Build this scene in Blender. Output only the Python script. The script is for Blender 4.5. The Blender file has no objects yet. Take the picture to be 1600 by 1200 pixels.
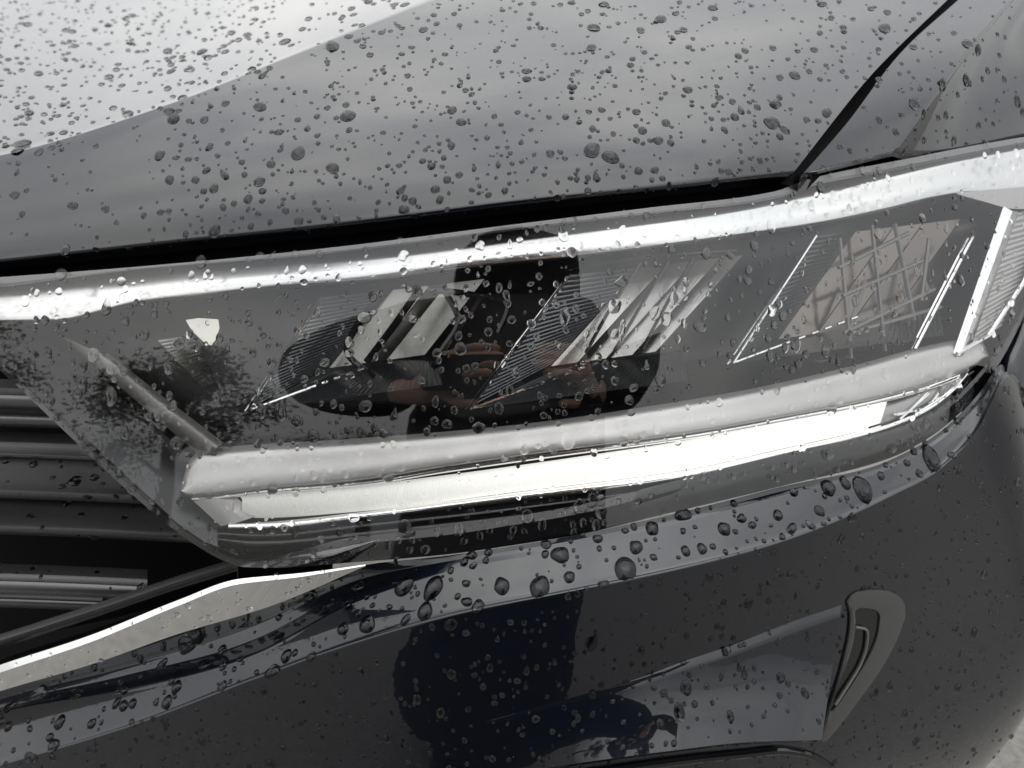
import bpy, bmesh, math, random
import numpy as np
from mathutils import Vector, Matrix
from mathutils.bvhtree import BVHTree
from mathutils import noise as mnoise

# ------------------------------------------------------------------ camera, world, sun, exposure
SC = bpy.context.scene
COL = SC.collection
PITCH = math.radians(25)
CAM = np.array([0.0, -0.435, 0.953])
FPX = 1386.0                                  # focal length in photograph pixels (1600 wide)
FWD = np.array([0, math.cos(PITCH), -math.sin(PITCH)])
UP = np.array([0, math.sin(PITCH), math.cos(PITCH)])
RGT = np.array([1.0, 0, 0])
cam_d = bpy.data.cameras.new('camera')
cam = bpy.data.objects.new('camera', cam_d)
COL.objects.link(cam)
cam.location = CAM
cam.rotation_euler = (math.pi / 2 - PITCH, 0, 0)
cam_d.sensor_width = 36
cam_d.lens = 36 * FPX / 1600
cam_d.clip_start = 0.01
cam_d.clip_end = 2000
SC.camera = cam
cam_d.dof.use_dof = True; cam_d.dof.focus_distance = 0.485; cam_d.dof.aperture_fstop = 11.5

SUN_EL, SUN_AZ = math.radians(81), math.radians(12)
w = bpy.data.worlds.new('World')
SC.world = w
w.use_nodes = True
nt = w.node_tree
nt.nodes.clear()
def wn(t, **k):
    n = nt.nodes.new(t)
    for a, b in k.items(): setattr(n, a, b)
    return n
sky = wn('ShaderNodeTexSky', sky_type='NISHITA', sun_disc=False, sun_elevation=SUN_EL, sun_rotation=SUN_AZ)
sky.air_density = 1.0; sky.dust_density = 3.0
bg = wn('ShaderNodeBackground'); out = wn('ShaderNodeOutputWorld')
bg.inputs[1].default_value = 0.15
tc = wn('ShaderNodeTexCoord'); mp = wn('ShaderNodeMapping'); mp.inputs['Scale'].default_value = (1.2, 1.0, 2.4)
nz = wn('ShaderNodeTexNoise'); nz.inputs['Scale'].default_value = 2.2; nz.inputs['Detail'].default_value = 5; nz.inputs['Roughness'].default_value = .5
rp = wn('ShaderNodeValToRGB')
rp.color_ramp.elements[0].position = .32; rp.color_ramp.elements[0].color = (6.2, 6.4, 6.8, 1)
rp.color_ramp.elements[1].position = .68; rp.color_ramp.elements[1].color = (10.0, 9.95, 9.6, 1)
mx = wn('ShaderNodeMixRGB'); mx.inputs[0].default_value = .95
L = nt.links.new
L(tc.outputs['Generated'], mp.inputs['Vector']); L(mp.outputs[0], nz.inputs['Vector']); L(nz.outputs['Fac'], rp.inputs[0])
# the sun behind the cloud deck: the cloud glows round it
sdir = (math.sin(SUN_AZ) * math.cos(SUN_EL), math.cos(SUN_AZ) * math.cos(SUN_EL), math.sin(SUN_EL))
dt = wn('ShaderNodeVectorMath', operation='DOT_PRODUCT'); dt.inputs[1].default_value = sdir
gl_ = wn('ShaderNodeMapRange', interpolation_type='SMOOTHSTEP'); gl_.inputs[1].default_value = .72; gl_.inputs[2].default_value = 1.0; gl_.inputs[3].default_value = 1.0; gl_.inputs[4].default_value = 1.75
mg = wn('ShaderNodeVectorMath', operation='SCALE')
sx_ = wn('ShaderNodeSeparateXYZ'); hz = wn('ShaderNodeMapRange'); hz.inputs[1].default_value = 0; hz.inputs[2].default_value = .8; hz.inputs[3].default_value = .40; hz.inputs[4].default_value = 1.0
mh = wn('ShaderNodeMath', operation='MULTIPLY')
L(tc.outputs['Generated'], sx_.inputs[0]); L(sx_.outputs['Z'], hz.inputs[0]); L(hz.outputs[0], mh.inputs[0])
L(tc.outputs['Generated'], dt.inputs[0]); L(dt.outputs['Value'], gl_.inputs[0]); L(rp.outputs[0], mg.inputs[0]); L(gl_.outputs[0], mh.inputs[1]); L(mh.outputs[0], mg.inputs['Scale'])
L(sky.outputs[0], mx.inputs[1]); L(mg.outputs[0], mx.inputs[2]); L(mx.outputs[0], bg.inputs[0]); L(bg.outputs[0], out.inputs[0])

sl = bpy.data.lights.new('sun', 'SUN'); sun = bpy.data.objects.new('sun', sl); COL.objects.link(sun)
sl.energy = 0.5; sl.angle = math.radians(172); sl.color = (1, .96, .9)
# Nishita azimuth: rotation measured from +Y, clockwise towards +X
sd = Vector((math.sin(SUN_AZ) * math.cos(SUN_EL), math.cos(SUN_AZ) * math.cos(SUN_EL), math.sin(SUN_EL)))
sun.rotation_euler = sd.to_track_quat('Z', 'Y').to_euler()
sun.location = (0, 0, 6)

SC.view_settings.view_transform = 'Standard'
SC.view_settings.look = 'None'
SC.view_settings.exposure = 0.5
SC.view_settings.gamma = 1
try:
    SC.cycles.max_bounces = 14; SC.cycles.transparent_max_bounces = 24; SC.cycles.transmission_bounces = 12
    SC.cycles.glossy_bounces = 8; SC.cycles.use_denoising = True; SC.cycles.sample_clamp_indirect = 8
except Exception: pass

# ------------------------------------------------------------------ helpers
random.seed(7); RNG = np.random.default_rng(11)
def ray(px, py):
    return FWD + (px - 800) / FPX * RGT - (py - 600) / FPX * UP
def W(px, py, d): return CAM + d * ray(px, py)
def dl(px, py):
    """distance of the lamp's clear cover in front of the camera plane: a convex sweep round the corner of the car"""
    u = max(0., (px - 900) / 700.); l = max(0., (850 - px) / 850.)
    return .48 + .12 * u * u + .018 * l * l + .006 * ((py - 560) / 250.) ** 2
def LN(px, py, o=0.): return W(px, py, dl(px, py) + o)
def slope_from(P0, px, py, s):
    """point on the sight line whose profile slope (height over depth) from P0 is s degrees"""
    r = ray(px, py); t = math.tan(math.radians(s))
    # CAM + d r ; (z - z0) = t (y - y0)
    d = (P0[2] - CAM[2] - t * (P0[1] - CAM[1])) / (r[2] - t * r[1])
    return CAM + d * r
def at_y(px, py, y):
    r = ray(px, py); return CAM + (y - CAM[1]) / r[1] * r
def project(P):
    v = np.asarray(P) - CAM; d = v @ FWD
    return 800 + FPX * (v @ RGT) / d, 600 - FPX * (v @ UP) / d, d
def pchip(xs, ys, q):
    xs = np.asarray(xs, float); ys = np.asarray(ys, float); q = np.asarray(q, float)
    h = np.diff(xs); dlt = (np.diff(ys).T / h).T
    m = np.zeros_like(ys)
    m[0] = dlt[0]; m[-1] = dlt[-1]
    for i in range(1, len(xs) - 1):
        a, b = dlt[i - 1], dlt[i]
        w1, w2 = 2 * h[i] + h[i - 1], h[i] + 2 * h[i - 1]
        if np.ndim(a) == 0:
            m[i] = 0 if a * b <= 0 else (w1 + w2) / (w1 / a + w2 / b)
    i = np.clip(np.searchsorted(xs, q) - 1, 0, len(xs) - 2)
    t = (q - xs[i]) / h[i]
    return ((1 + 2 * t) * (1 - t) ** 2) * ys[i] + t * (1 - t) ** 2 * h[i] * m[i] + t * t * (3 - 2 * t) * ys[i + 1] + t * t * (t - 1) * h[i] * m[i + 1]
def curve(pts):
    xs = [p[0] for p in pts]; ys = [p[1] for p in pts]
    return lambda q: pchip(xs, ys, q)
def spline_axis0(A, n, lin=False):
    """non-uniform Catmull-Rom through A (k, ..., 3) along axis 0, n samples per span"""
    k = A.shape[0]
    seg = np.linalg.norm(np.diff(A, axis=0), axis=-1)
    seg = seg.reshape(k - 1, -1).mean(1) + 1e-6
    T = np.concatenate([[0], np.cumsum(seg)])
    M = np.zeros_like(A); D = np.stack([(A[i + 1] - A[i]) / seg[i] for i in range(k - 1)])
    M[0] = D[0]; M[-1] = D[-1]
    for i in range(1, k - 1): M[i] = (D[i - 1] * seg[i] + D[i] * seg[i - 1]) / (seg[i] + seg[i - 1])
    o = []
    for i in range(k - 1):
        nn = n[i] if isinstance(n, (list, tuple)) else n
        for j in range(nn + (1 if i == k - 2 else 0)):
            t = j / nn
            if lin: o.append(A[i] * (1 - t) + A[i + 1] * t)
            else: o.append((1 + 2 * t) * (1 - t) ** 2 * A[i] + t * (1 - t) ** 2 * seg[i] * M[i] + t * t * (3 - 2 * t) * A[i + 1] + t * t * (t - 1) * seg[i] * M[i + 1])
    return np.stack(o)
def grid_faces(nr, nc, off=0, closed=False):
    f = []
    for i in range(nr - 1):
        for j in range(nc if closed else nc - 1):
            k = (j + 1) % nc
            f.append((off + i * nc + j, off + i * nc + k, off + (i + 1) * nc + k, off + (i + 1) * nc + j))
    return f
class MB:
    def __init__(s): s.v = []; s.f = []
    def add(s, V, F):
        o = len(s.v); s.v.extend([tuple(map(float, p)) for p in V]); s.f.extend([tuple(i + o for i in q) for q in F]); return s
    def grid(s, G, closed=False):
        G = np.asarray(G); nr, nc = G.shape[:2]
        return s.add(G.reshape(-1, 3), grid_faces(nr, nc, 0, closed))
    def tube(s, P, r, n=8, cap=True):
        P = [np.asarray(p, float) for p in P]; rr = r if hasattr(r, '__len__') else [r] * len(P)
        G = []; ref = None
        for i, p in enumerate(P):
            t = P[min(i + 1, len(P) - 1)] - P[max(i - 1, 0)]; t = t / (np.linalg.norm(t) + 1e-12)
            if ref is None: ref = np.array([0, 0, 1.]) if abs(t[2]) < .9 else np.array([1., 0, 0])
            a = np.cross(t, ref); a /= np.linalg.norm(a); b = np.cross(a, t); ref = b
            G.append([p + rr[i] * (math.cos(2 * math.pi * k / n) * a + math.sin(2 * math.pi * k / n) * b) for k in range(n)])
        o = len(s.v); s.grid(G, closed=True)
        if cap:
            s.f.append(tuple(o + k for k in range(n))); s.f.append(tuple(o + (len(P) - 1) * n + k for k in reversed(range(n))))
        return s
    def prism(s, A, B):
        """closed prism between two matching outlines"""
        n = len(A); o = len(s.v); s.v.extend([tuple(map(float, p)) for p in list(A) + list(B)])
        s.f.append(tuple(o + i for i in range(n))); s.f.append(tuple(o + n + i for i in reversed(range(n))))
        for i in range(n): j = (i + 1) % n; s.f.append((o + i, o + n + i, o + n + j, o + j))
        return s
    def build(s, name, mat, parent=None, smooth=True, sharp=35, face_cam=False):
        me = bpy.data.meshes.new(name); me.from_pydata(s.v, [], s.f); me.validate()
        bm = bmesh.new(); bm.from_mesh(me); bmesh.ops.remove_doubles(bm, verts=bm.verts, dist=1e-6)
        bmesh.ops.recalc_face_normals(bm, faces=bm.faces)
        if face_cam:
            sm = 0
            for f in bm.faces: sm += f.normal.dot(Vector(CAM) - f.calc_center_median()) * f.calc_area()
            if sm < 0: bmesh.ops.reverse_faces(bm, faces=bm.faces)
        for f in bm.faces: f.smooth = smooth
        if smooth and sharp:
            for e in bm.edges:
                if len(e.link_faces) == 2 and e.calc_face_angle(0) > math.radians(sharp): e.smooth = False
        bm.to_mesh(me); bm.free()
        ob = bpy.data.objects.new(name, me); COL.objects.link(ob)
        if mat: me.materials.append(mat)
        if parent: ob.parent = parent
        return ob
def empty(name, loc=(0, 0, 0)):
    o = bpy.data.objects.new(name, None); o.location = loc; o.empty_display_size = .05; COL.objects.link(o); return o
def tag(o, label=None, cat=None, group=None, kind=None):
    for k, v in (('label', label), ('category', cat), ('group', group), ('kind', kind)):
        if v: o[k] = v
    return o

# ------------------------------------------------------------------ materials
def mat(name, col=(.5, .5, .5), rough=.5, metal=0., ior=1.5, coat=0., coat_rough=.02, coat_ior=1.5, spec=.5, emit=None, es=0):
    m = bpy.data.materials.new(name); m.use_nodes = True; b = m.node_tree.nodes['Principled BSDF']
    b.inputs['Base Color'].default_value = (*col, 1); b.inputs['Roughness'].default_value = rough; b.inputs['Metallic'].default_value = metal
    b.inputs['IOR'].default_value = ior; b.inputs['Coat Weight'].default_value = coat; b.inputs['Coat Roughness'].default_value = coat_rough
    b.inputs['Coat IOR'].default_value = coat_ior; b.inputs['Specular IOR Level'].default_value = spec
    if emit: b.inputs['Emission Color'].default_value = (*emit, 1); b.inputs['Emission Strength'].default_value = es
    return m
def vary(m, scale, lo, hi, sock='Roughness', detail=4, bump=0, bdist=.001, cols=None):
    t = m.node_tree; b = t.nodes['Principled BSDF']
    c = t.nodes.new('ShaderNodeTexCoord'); n = t.nodes.new('ShaderNodeTexNoise'); n.inputs['Scale'].default_value = scale; n.inputs['Detail'].default_value = detail
    t.links.new(c.outputs['Object'], n.inputs['Vector'])
    if cols:
        r = t.nodes.new('ShaderNodeValToRGB'); r.color_ramp.elements[0].color = (*cols[0], 1); r.color_ramp.elements[1].color = (*cols[1], 1)
        r.color_ramp.elements[0].position = .35; r.color_ramp.elements[1].position = .65
        t.links.new(n.outputs['Fac'], r.inputs[0]); t.links.new(r.outputs[0], b.inputs['Base Color'])
    else:
        r = t.nodes.new('ShaderNodeMapRange'); r.inputs[1].default_value = .3; r.inputs[2].default_value = .7; r.inputs[3].default_value = lo; r.inputs[4].default_value = hi
        t.links.new(n.outputs['Fac'], r.inputs[0]); t.links.new(r.outputs[0], b.inputs[sock])
    if bump:
        bp = t.nodes.new('ShaderNodeBump'); bp.inputs['Strength'].default_value = bump; bp.inputs['Distance'].default_value = bdist
        t.links.new(n.outputs['Fac'], bp.inputs['Height']); t.links.new(bp.outputs[0], b.inputs['Normal'])
    return m
PAINT = mat('black_car_paint', (.0035, .005, .0095), .3, 0, 1.5, 1.0, .012, 1.59, spec=.08)
def orange_peel(m):                      # the faint waviness of sprayed lacquer
    t = m.node_tree; b = t.nodes['Principled BSDF']
    c = t.nodes.new('ShaderNodeTexCoord'); n = t.nodes.new('ShaderNodeTexNoise'); n.inputs['Scale'].default_value = 160; n.inputs['Detail'].default_value = 1
    bp = t.nodes.new('ShaderNodeBump'); bp.inputs['Strength'].default_value = .05; bp.inputs['Distance'].default_value = .0006
    t.links.new(c.outputs['Object'], n.inputs['Vector']); t.links.new(n.outputs['Fac'], bp.inputs['Height']); t.links.new(bp.outputs[0], b.inputs['Coat Normal'])
orange_peel(PAINT)
GLOSS_BLACK = mat('gloss_black_plastic', (.006, .006, .007), .06, 0, 1.5)
SATIN_BLACK = vary(mat('satin_black_plastic', (.055, .055, .058), .34, 0, 1.6, spec=1.0), 900, .27, .4, bump=.12, bdist=.0003)
DARK_BEZEL = mat('dark_lamp_bezel', (.012, .013, .015), .28)
CAVITY = mat('cavity_shade_black', (.004, .004, .005), .75, spec=.2)  # black paints the shade deep in the shut lines; also backs the grille
CHROME = vary(mat('chrome', (.86, .86, .85), .05, 1.), 40, .03, .09)
SATIN_SILVER = vary(mat('satin_silver', (.45, .44, .43), .42, .75), 60, .38, .46)
WHITE_TRIM = vary(mat('bright_satin_trim', (.70, .70, .69), .2, 1.), 50, .17, .24)
MIRROR = vary(mat('lamp_reflector_aluminium', (.5, .49, .47), .25, .9), 30, .2, .3)
MIRROR_DARK = vary(mat('smoked_reflector', (.16, .165, .17), .2, .9), 30, .14, .26)
END_BLOCK = mat('clear_end_block', (.33, .33, .32), .2, .3)
MIRROR_WARM = vary(mat('facade_tinted_reflector', (.17, .15, .135), .2, .9), 30, .14, .26)  # warm tint paints a beige facade's reflection into the metal
SLOT = mat('slot_surround', (.06, .06, .06), .3)
GREY_BAR = mat('grey_lamp_divider', (.16, .155, .15), .4, .3)
LIGHT = mat('daytime_light_guide', (.42, .42, .395), .25, 0, 1.5, emit=(1, .985, .93), es=.32)
LIGHT_DIM = mat('light_guide_dim_end', (.55, .55, .50), .25, 0, 1.5, emit=(1, .97, .86), es=.13)
AMBER = mat('pale_reflection_metal', (.8, .78, .7), .25, .5)  # pale tone painted for a reflection in the left bowl
def clear_mat(name, ior, tint, rough=.0):
    m = bpy.data.materials.new(name); m.use_nodes = True; t = m.node_tree; t.nodes.clear()
    o = t.nodes.new('ShaderNodeOutputMaterial'); mxs = t.nodes.new('ShaderNodeMixShader'); fr = t.nodes.new('ShaderNodeFresnel'); fr.inputs[0].default_value = ior
    tr = t.nodes.new('ShaderNodeBsdfTransparent'); tr.inputs[0].default_value = (*tint, 1); g = t.nodes.new('ShaderNodeBsdfGlossy'); g.inputs['Roughness'].default_value = rough
    ge = t.nodes.new('ShaderNodeNewGeometry'); mr = t.nodes.new('ShaderNodeMapRange'); mr.inputs[3].default_value = ior; mr.inputs[4].default_value = 1 / ior   # a thin sheet mirrors alike from both sides
    t.links.new(ge.outputs['Backfacing'], mr.inputs[0]); t.links.new(mr.outputs[0], fr.inputs[0])
    t.links.new(fr.outputs[0], mxs.inputs[0]); t.links.new(tr.outputs[0], mxs.inputs[1]); t.links.new(g.outputs[0], mxs.inputs[2]); t.links.new(mxs.outputs[0], o.inputs[0])
    return m
LENS = clear_mat('clear_polycarbonate', 1.8, (.97, .975, .98), .004)
def water():
    m = bpy.data.materials.new('rain_water'); m.use_nodes = True; t = m.node_tree; t.nodes.clear()
    o = t.nodes.new('ShaderNodeOutputMaterial'); g = t.nodes.new('ShaderNodeBsdfGlass'); g.inputs['IOR'].default_value = 1.333; g.inputs['Roughness'].default_value = 0
    t.links.new(g.outputs[0], o.inputs[0]); return m
WATER = water()
WETTED = mat('wetted_black_paint', (.003, .004, .007), 0.16, 0, 1.45, spec=.24)      # where water touches the paint hardly anything is mirrored
PAVE = vary(mat('pale_paving', (.3, .29, .27), .85), 90., 0, 0, cols=((.135, .13, .12), (.205, .197, .182)), detail=9, bump=.5, bdist=.004)
ASPHALT = vary(mat('wet_asphalt', (.06, .06, .062), .5), 60, 0, 0, cols=((.045, .045, .047), (.085, .083, .08)), detail=8, bump=.6, bdist=.004)

# ------------------------------------------------------------------ setting: ground under the car
gm = MB(); gm.grid([[(-60, -60, 0), (60, -60, 0)], [(-60, 60, 0), (60, 60, 0)]]); tag(gm.build('ground', PAVE, smooth=False), kind='structure')

# ------------------------------------------------------------------ the car
CAR = tag(empty('car', (0, .9, 0)), 'wet black car, its front corner with the lit headlamp filling the view', 'car')
def child(mb, name, m, parent=CAR, **k):
    o = mb.build(name, m, None, **k)
    o.parent = parent
    o.matrix_parent_inverse = Matrix.Translation(-Vector(CAR.location))
    return o
PANELS = {}

# ---- bonnet: one skin from the shut line up over the power-bulge crease
edge_px = [(-250, 430), (0, 406), (280, 375), (520, 350), (800, 316), (1040, 290), (1241, 268)]
crease_px = [(-250, 258), (0, 243), (270, 161), (455, 88), (677, 0), (1010, -120), (1900, -400)]
upper_px = [(-250, 236), (-20, 222), (175, 165), (310, 92), (490, -14), (830, -150), (1850, -430)]
far_px = [(-420, -45), (-60, -52), (150, -58), (330, -64), (560, -80), (900, -190), (1800, -460)]
gapL = curve([(1241, 268), (1337, 147), (1467, 0), (1620, -140), (1900, -400)])
E = [W(x, y, dl(x, 430) - .004) for x, y in edge_px]
def lerp_px(a, b, t, right=None):
    o = [(p[0] * (1 - t) + q[0] * t, p[1] * (1 - t) + q[1] * t) for p, q in zip(a, b)]
    if right is not None: o[-1] = right
    return o
R1 = [slope_from(e, x, y, s) for e, (x, y), s in zip(E, lerp_px(edge_px, crease_px, .03, (1245, 263)), (56, 56, 54, 51, 48, 46, 44))]
r2px = lerp_px(edge_px, crease_px, .34, (1350, 130)); s2 = (44, 44, 43, 40, 36, 33, 30)
R2 = [slope_from(e, x, y, s) for e, (x, y), s in zip(R1, r2px, s2)]
r3px = lerp_px(edge_px, crease_px, .68, (1545, -75)); s3 = (37, 37, 35, 29, 25, 23, 21)
R3 = [slope_from(e, x, y, s) for e, (x, y), s in zip(R2, r3px, s3)]
s4 = (33, 33, 31, 25, 20, 16, 14)
r4px = lerp_px(edge_px, crease_px, .99); R4 = [slope_from(e, x, y, s) for e, (x, y), s in zip(R3, r4px, s4)]
R5 = [slope_from(e, x, y, s) for e, (x, y), s in zip(R4, crease_px, [s * .8 for s in s4])]
# the deck above the crease: profile lines run straight back from every point of the crease
cp = np.array(list(R5[:5]) + [[.12, .44, .992], [.475, .67, 1.011]])
ccur = lambda X: [float(pchip(cp[:, 0], cp[:, k], [min(max(X, cp[0, 0]), cp[-1, 0])])[0]) for k in (1, 2)]
def deck(px, py):
    r = ray(px, py); lo = None
    for d in np.concatenate([np.arange(.35, 1.2, .004), np.arange(1.2, 3, .02)]):
        P = CAM + d * r; yc, zc = ccur(P[0]); e = P[1] - yc
        z = zc + .18 * min(e, .05) + (.125 * (e - .05) if e > .05 else 0)
        if e > 0 and P[2] <= z: return P
    return P
R6 = [deck(x, y) for x, y in lerp_px(crease_px, upper_px, .10)]
R7 = [deck(x, y) for x, y in upper_px]
R8 = [deck(x, y) for x, y in lerp_px(upper_px, far_px, .5)]
R9 = [deck(x, y) for x, y in far_px]
# columns that leave the frame at the top run on rearwards beside the wing
V3 = lambda *p: np.array(p)
for R, p5, p6 in ((R4, None, V3(.470, .655, 1.010)), (R5, None, V3(.475, .67, 1.011)), (R6, None, V3(.47, .675, 1.012)), (R7, V3(.085, .47, 1.0), V3(.45, .70, 1.013)), (R8, V3(.06, .68, 1.015), V3(.40, .90, 1.02)), (R9, V3(.0, 1.3, 1.05), V3(.3, 1.35, 1.05))):
    if p5 is not None: R[5] = p5
    R[6] = p6
print('R6-9', np.round(np.array([R5,R6,R7,R8,R9])[:,:5],3))
# return flange folded under the leading edge
RU = [e + np.array([0, .004, -.004]) for e in E]
RV = [e + np.array([0, .03, -.006]) for e in E]
rows = np.array([RV, RU, E, R1, R2, R3, R4, R5, R6, R7, R8, R9])
G = spline_axis0(rows, [2, 4, 4, 14, 14, 12, 4, 4, 6, 10, 16]); G = spline_axis0(np.swapaxes(G, 0, 1), 18); G = np.swapaxes(G, 0, 1)
hood = child(MB().grid(G), 'bonnet', PAINT, face_cam=True, sharp=60)
PANELS['bonnet'] = hood

# ---- front wing
gR = [(1258, 269), (1326, 189), (1400, 91), (1497, 0), (1675, -160)]
wc = [(1397, 236), (1460, 147), (1509, 80), (1578, 0), (1720, -150)]
wf = [(1640, 206), (1660, 140), (1680, 70), (1710, 0), (1800, -150)]
wx = [(1800, 230), (1810, 150), (1820, 70), (1840, 0), (1900, -150)]
def up_col(px_list, p0, slopes):
    o = [p0]
    for (x, y), s in zip(px_list[1:], slopes): o.append(slope_from(o[-1], x, y, s))
    return o
g0 = W(1257, 269, dl(1241, 430) - .003)
C0 = up_col(gR, g0, (33, 29, 22, 18))
c1_0 = W(1397, 236, dl(1397, 430) - .006); C1 = up_col(wc, c1_0, (36, 30, 24, 20))
c2_0 = W(1640, 206, dl(1640, 430) + .03); C2 = up_col(wf, c2_0, (55, 48, 40, 30))
c3_0 = W(1800, 230, dl(1800, 430) + .10); C3 = up_col(wx, c3_0, (70, 65, 60, 50))
Cm = [a + .02 * (b - a) for a, b in zip(C0, C1)]; Cl = [np.array(a) + np.array([-.001, .004, -.012]) for a in C0]
C1a = [a + .96 * (b - a) for a, b in zip(C0, C1)]; C1b = [a + .05 * (b - a) + np.array([0, .0015, -.002]) for a, b in zip(C1, C2)]
cols = np.array([Cl, C0, Cm, C1a, C1, C1b, C2, C3])
G = spline_axis0(cols, [3, 2, 12, 3, 3, 12, 8]); G = spline_axis0(np.swapaxes(G, 0, 1), 14)
fold = G[0] + np.array([0, .02, -.004]); G = np.concatenate([[fold], [G[0] + np.array([0, .004, -.004])], G])
wing = child(MB().grid(G), 'front_wing', PAINT, face_cam=True, sharp=60); PANELS['wing'] = wing

# wing skin between the lamp and the bumper at the corner
wa = [(1668, 330), (1630, 420), (1602, 482), (1584, 530), (1568, 574), (1567, 584)]
wb = [(1735, 330), (1720, 420), (1710, 500), (1700, 560), (1690, 625), (1688, 636)]
A = [LN(x, y, .004) for x, y in wa]; A0 = [p + np.array([.004, .02, 0]) for p in A]
B_ = [LN(x, y, .02) for x, y in wb]; C_ = [p + np.array([.05, .14, -.03]) for p in B_]
Gw = spline_axis0(np.array([A0, A, B_, C_]), [2, 8, 5]); Gw = spline_axis0(np.swapaxes(Gw, 0, 1), 6)
Gw = np.concatenate([Gw, [Gw[-1] + np.array([0, .003, -.003])], [Gw[-1] + np.array([-.004, .03, -.002])]])
child(MB().grid(Gw), 'wing_corner', PAINT, face_cam=True, sharp=60)
child(MB().grid([[p + np.array([-.02, .012, .02]) for p in Gw[-3][::3]], [p + np.array([-.02, .012, -.03]) for p in Gw[-3][::3]]]), 'corner_gap_shade', CAVITY, face_cam=True)  # black fill painting the shade behind the corner gap

# ---- black sheet painting the shade in the shut line between bonnet, wing and lamp
lens_top = curve([(-250, 448), (0, 433), (280, 411), (525, 386), (800, 351), (1010, 325), (1215, 298), (1252, 283), (1300, 271), (1407, 250), (1547, 223), (1640, 208), (1720, 200), (1800, 200)])
xs = np.linspace(-250, 1715, 60)
eyc = curve(edge_px + [(1257, 266), (1397, 236), (1640, 206), (1800, 200)])
G = [[W(x, eyc(x) - 14, dl(x, 430) + .026) for x in xs], [W(x, (eyc(x) + lens_top(x)) / 2, dl(x, 430) + .028) for x in xs], [LN(x, lens_top(x) + 3, .012) for x in xs]]
child(MB().grid(G), 'shut_line_shade', CAVITY, face_cam=True)
# black strip painting the shade along the bonnet-to-wing gap
gl = [(float(x), float(gapL(x))) for x in np.linspace(1241, 1880, 24)]
A = []; B = []
for x, y in gl:
    hit = BVHTree.FromPolygons([v.co[:] for v in hood.data.vertices], [p.vertices[:] for p in hood.data.polygons]).ray_cast(Vector(CAM), Vector(ray(x - 4, y)).normalized())[0] if False else None
    i = np.argmin([(p[0] - x) ** 2 + (p[1] - y) ** 2 for p in ((1241, 268), (1350, 130), (1545, -75), (1900, -400))])
Gp = np.array([E[-1] + np.array([0, .01, 0]), R1[-1], R2[-1], R3[-1], R5[-1]]); Gp = spline_axis0(Gp, 6)
child(MB().grid([Gp + np.array([-.012, .012, -.014]), Gp + np.array([.004, .012, -.018]), Gp + np.array([.007, .02, -.016])]), 'gap_shade', CAVITY, face_cam=True)

# ---- bumper: channel under the chrome strip, rib, bright ledge, crease, lower face
bx = [-250, 0, 200, 400, 560, 700, 900, 1040, 1215, 1390, 1477, 1530, 1560]
yA = curve([(-250, 1160), (0, 1068), (200, 1008), (400, 940), (560, 885), (700, 868), (900, 836), (1040, 806), (1215, 762), (1390, 719), (1477, 668), (1530, 614), (1560, 572)])
yB = curve([(-250, 1188), (0, 1092), (200, 1040), (400, 977), (560, 906), (700, 877), (900, 844), (1040, 814), (1215, 769), (1390, 725), (1477, 675), (1530, 622), (1560, 582)])
yC = curve([(-250, 1196), (0, 1101), (200, 1055), (400, 999), (560, 920), (700, 883), (900, 849), (1040, 818), (1215, 772), (1390, 728), (1477, 678), (1530, 625), (1560, 586)])
yD = curve([(-250, 1205), (0, 1112), (200, 1076), (400, 1021), (560, 938), (700, 893), (900, 855), (1040, 823), (1215, 776), (1390, 732), (1477, 682), (1530, 629), (1560, 590)])
yE = curve([(-250, 1275), (0, 1197), (140, 1158), (280, 1105), (420, 1053), (560, 1003), (700, 963), (900, 923), (1040, 894), (1145, 872), (1250, 835), (1355, 792), (1460, 738), (1512, 693), (1545, 640), (1560, 606)])
def yplane(x):
    u = max(0., (x - 800) / 800.); l = max(0., (850 - x) / 850.)
    return .392 + .135 * u ** 2.2 + .03 * l * l - .435 + CAM[1] + .435
def bump_rows():
    rows = []
    Ep = [at_y(x, yE(x), yplane(x) - .435 if False else CAM[1] + .374 + .15 * max(0, (x - 800) / 800) ** 2.2 + .03 * max(0, (850 - x) / 850.) ** 2) for x in bx]
    Dp = [slope_from(e, x, yD(x), 24 + 8 * min(1, max(0, (x - 1000) / 450))) for e, x in zip(Ep, bx)]
    Cp = [slope_from(d, x, yC(x), -12 if x < 600 else 20) for d, x in zip(Dp, bx)]
    Bp = [slope_from(c, x, yB(x), 22) for c, x in zip(Cp, bx)]
    Ap = [slope_from(b, x, yA(x), 62 if x < 600 else 45) for b, x in zip(Bp, bx)]
    E0 = [slope_from(e, x, yE(x) - 5, 13) for e, x in zip(Ep, bx)]
    E2 = [slope_from(e, x, yE(x) + 5, 80) for e, x in zip(Ep, bx)]
    return Ap, Bp, Cp, Dp, E0, Ep, E2
Ap, Bp, Cp, Dp, E0, Ep, E2 = bump_rows()
def low(k, base, sl, dx=0): return [slope_from(p, x + dx * max(0, (x - 1300) / 260.), yE(x) + k, s) for p, x, s in zip(base, bx, [sl] * len(bx))]
F1 = low(90, E2, 85, 25); F2 = low(220, F1, 87, 52); F3 = low(420, F2, 90, 85)
F4 = [np.array([p[0], p[1] + .06, max(.02, p[2] - .2)]) for p in F3]
mixr = lambda P, Q, t: [p * (1 - t) + q * t for p, q in zip(P, Q)]
rows = np.array([Ap, mixr(Ap, Bp, .85), Bp, mixr(Bp, Cp, .15), mixr(Bp, Cp, .85), Cp, mixr(Cp, Dp, .2), mixr(Cp, Dp, .8), Dp, mixr(Dp, E0, .07), mixr(Dp, E0, .5), E0, Ep, E2, F1, F2, F3, F4])
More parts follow.
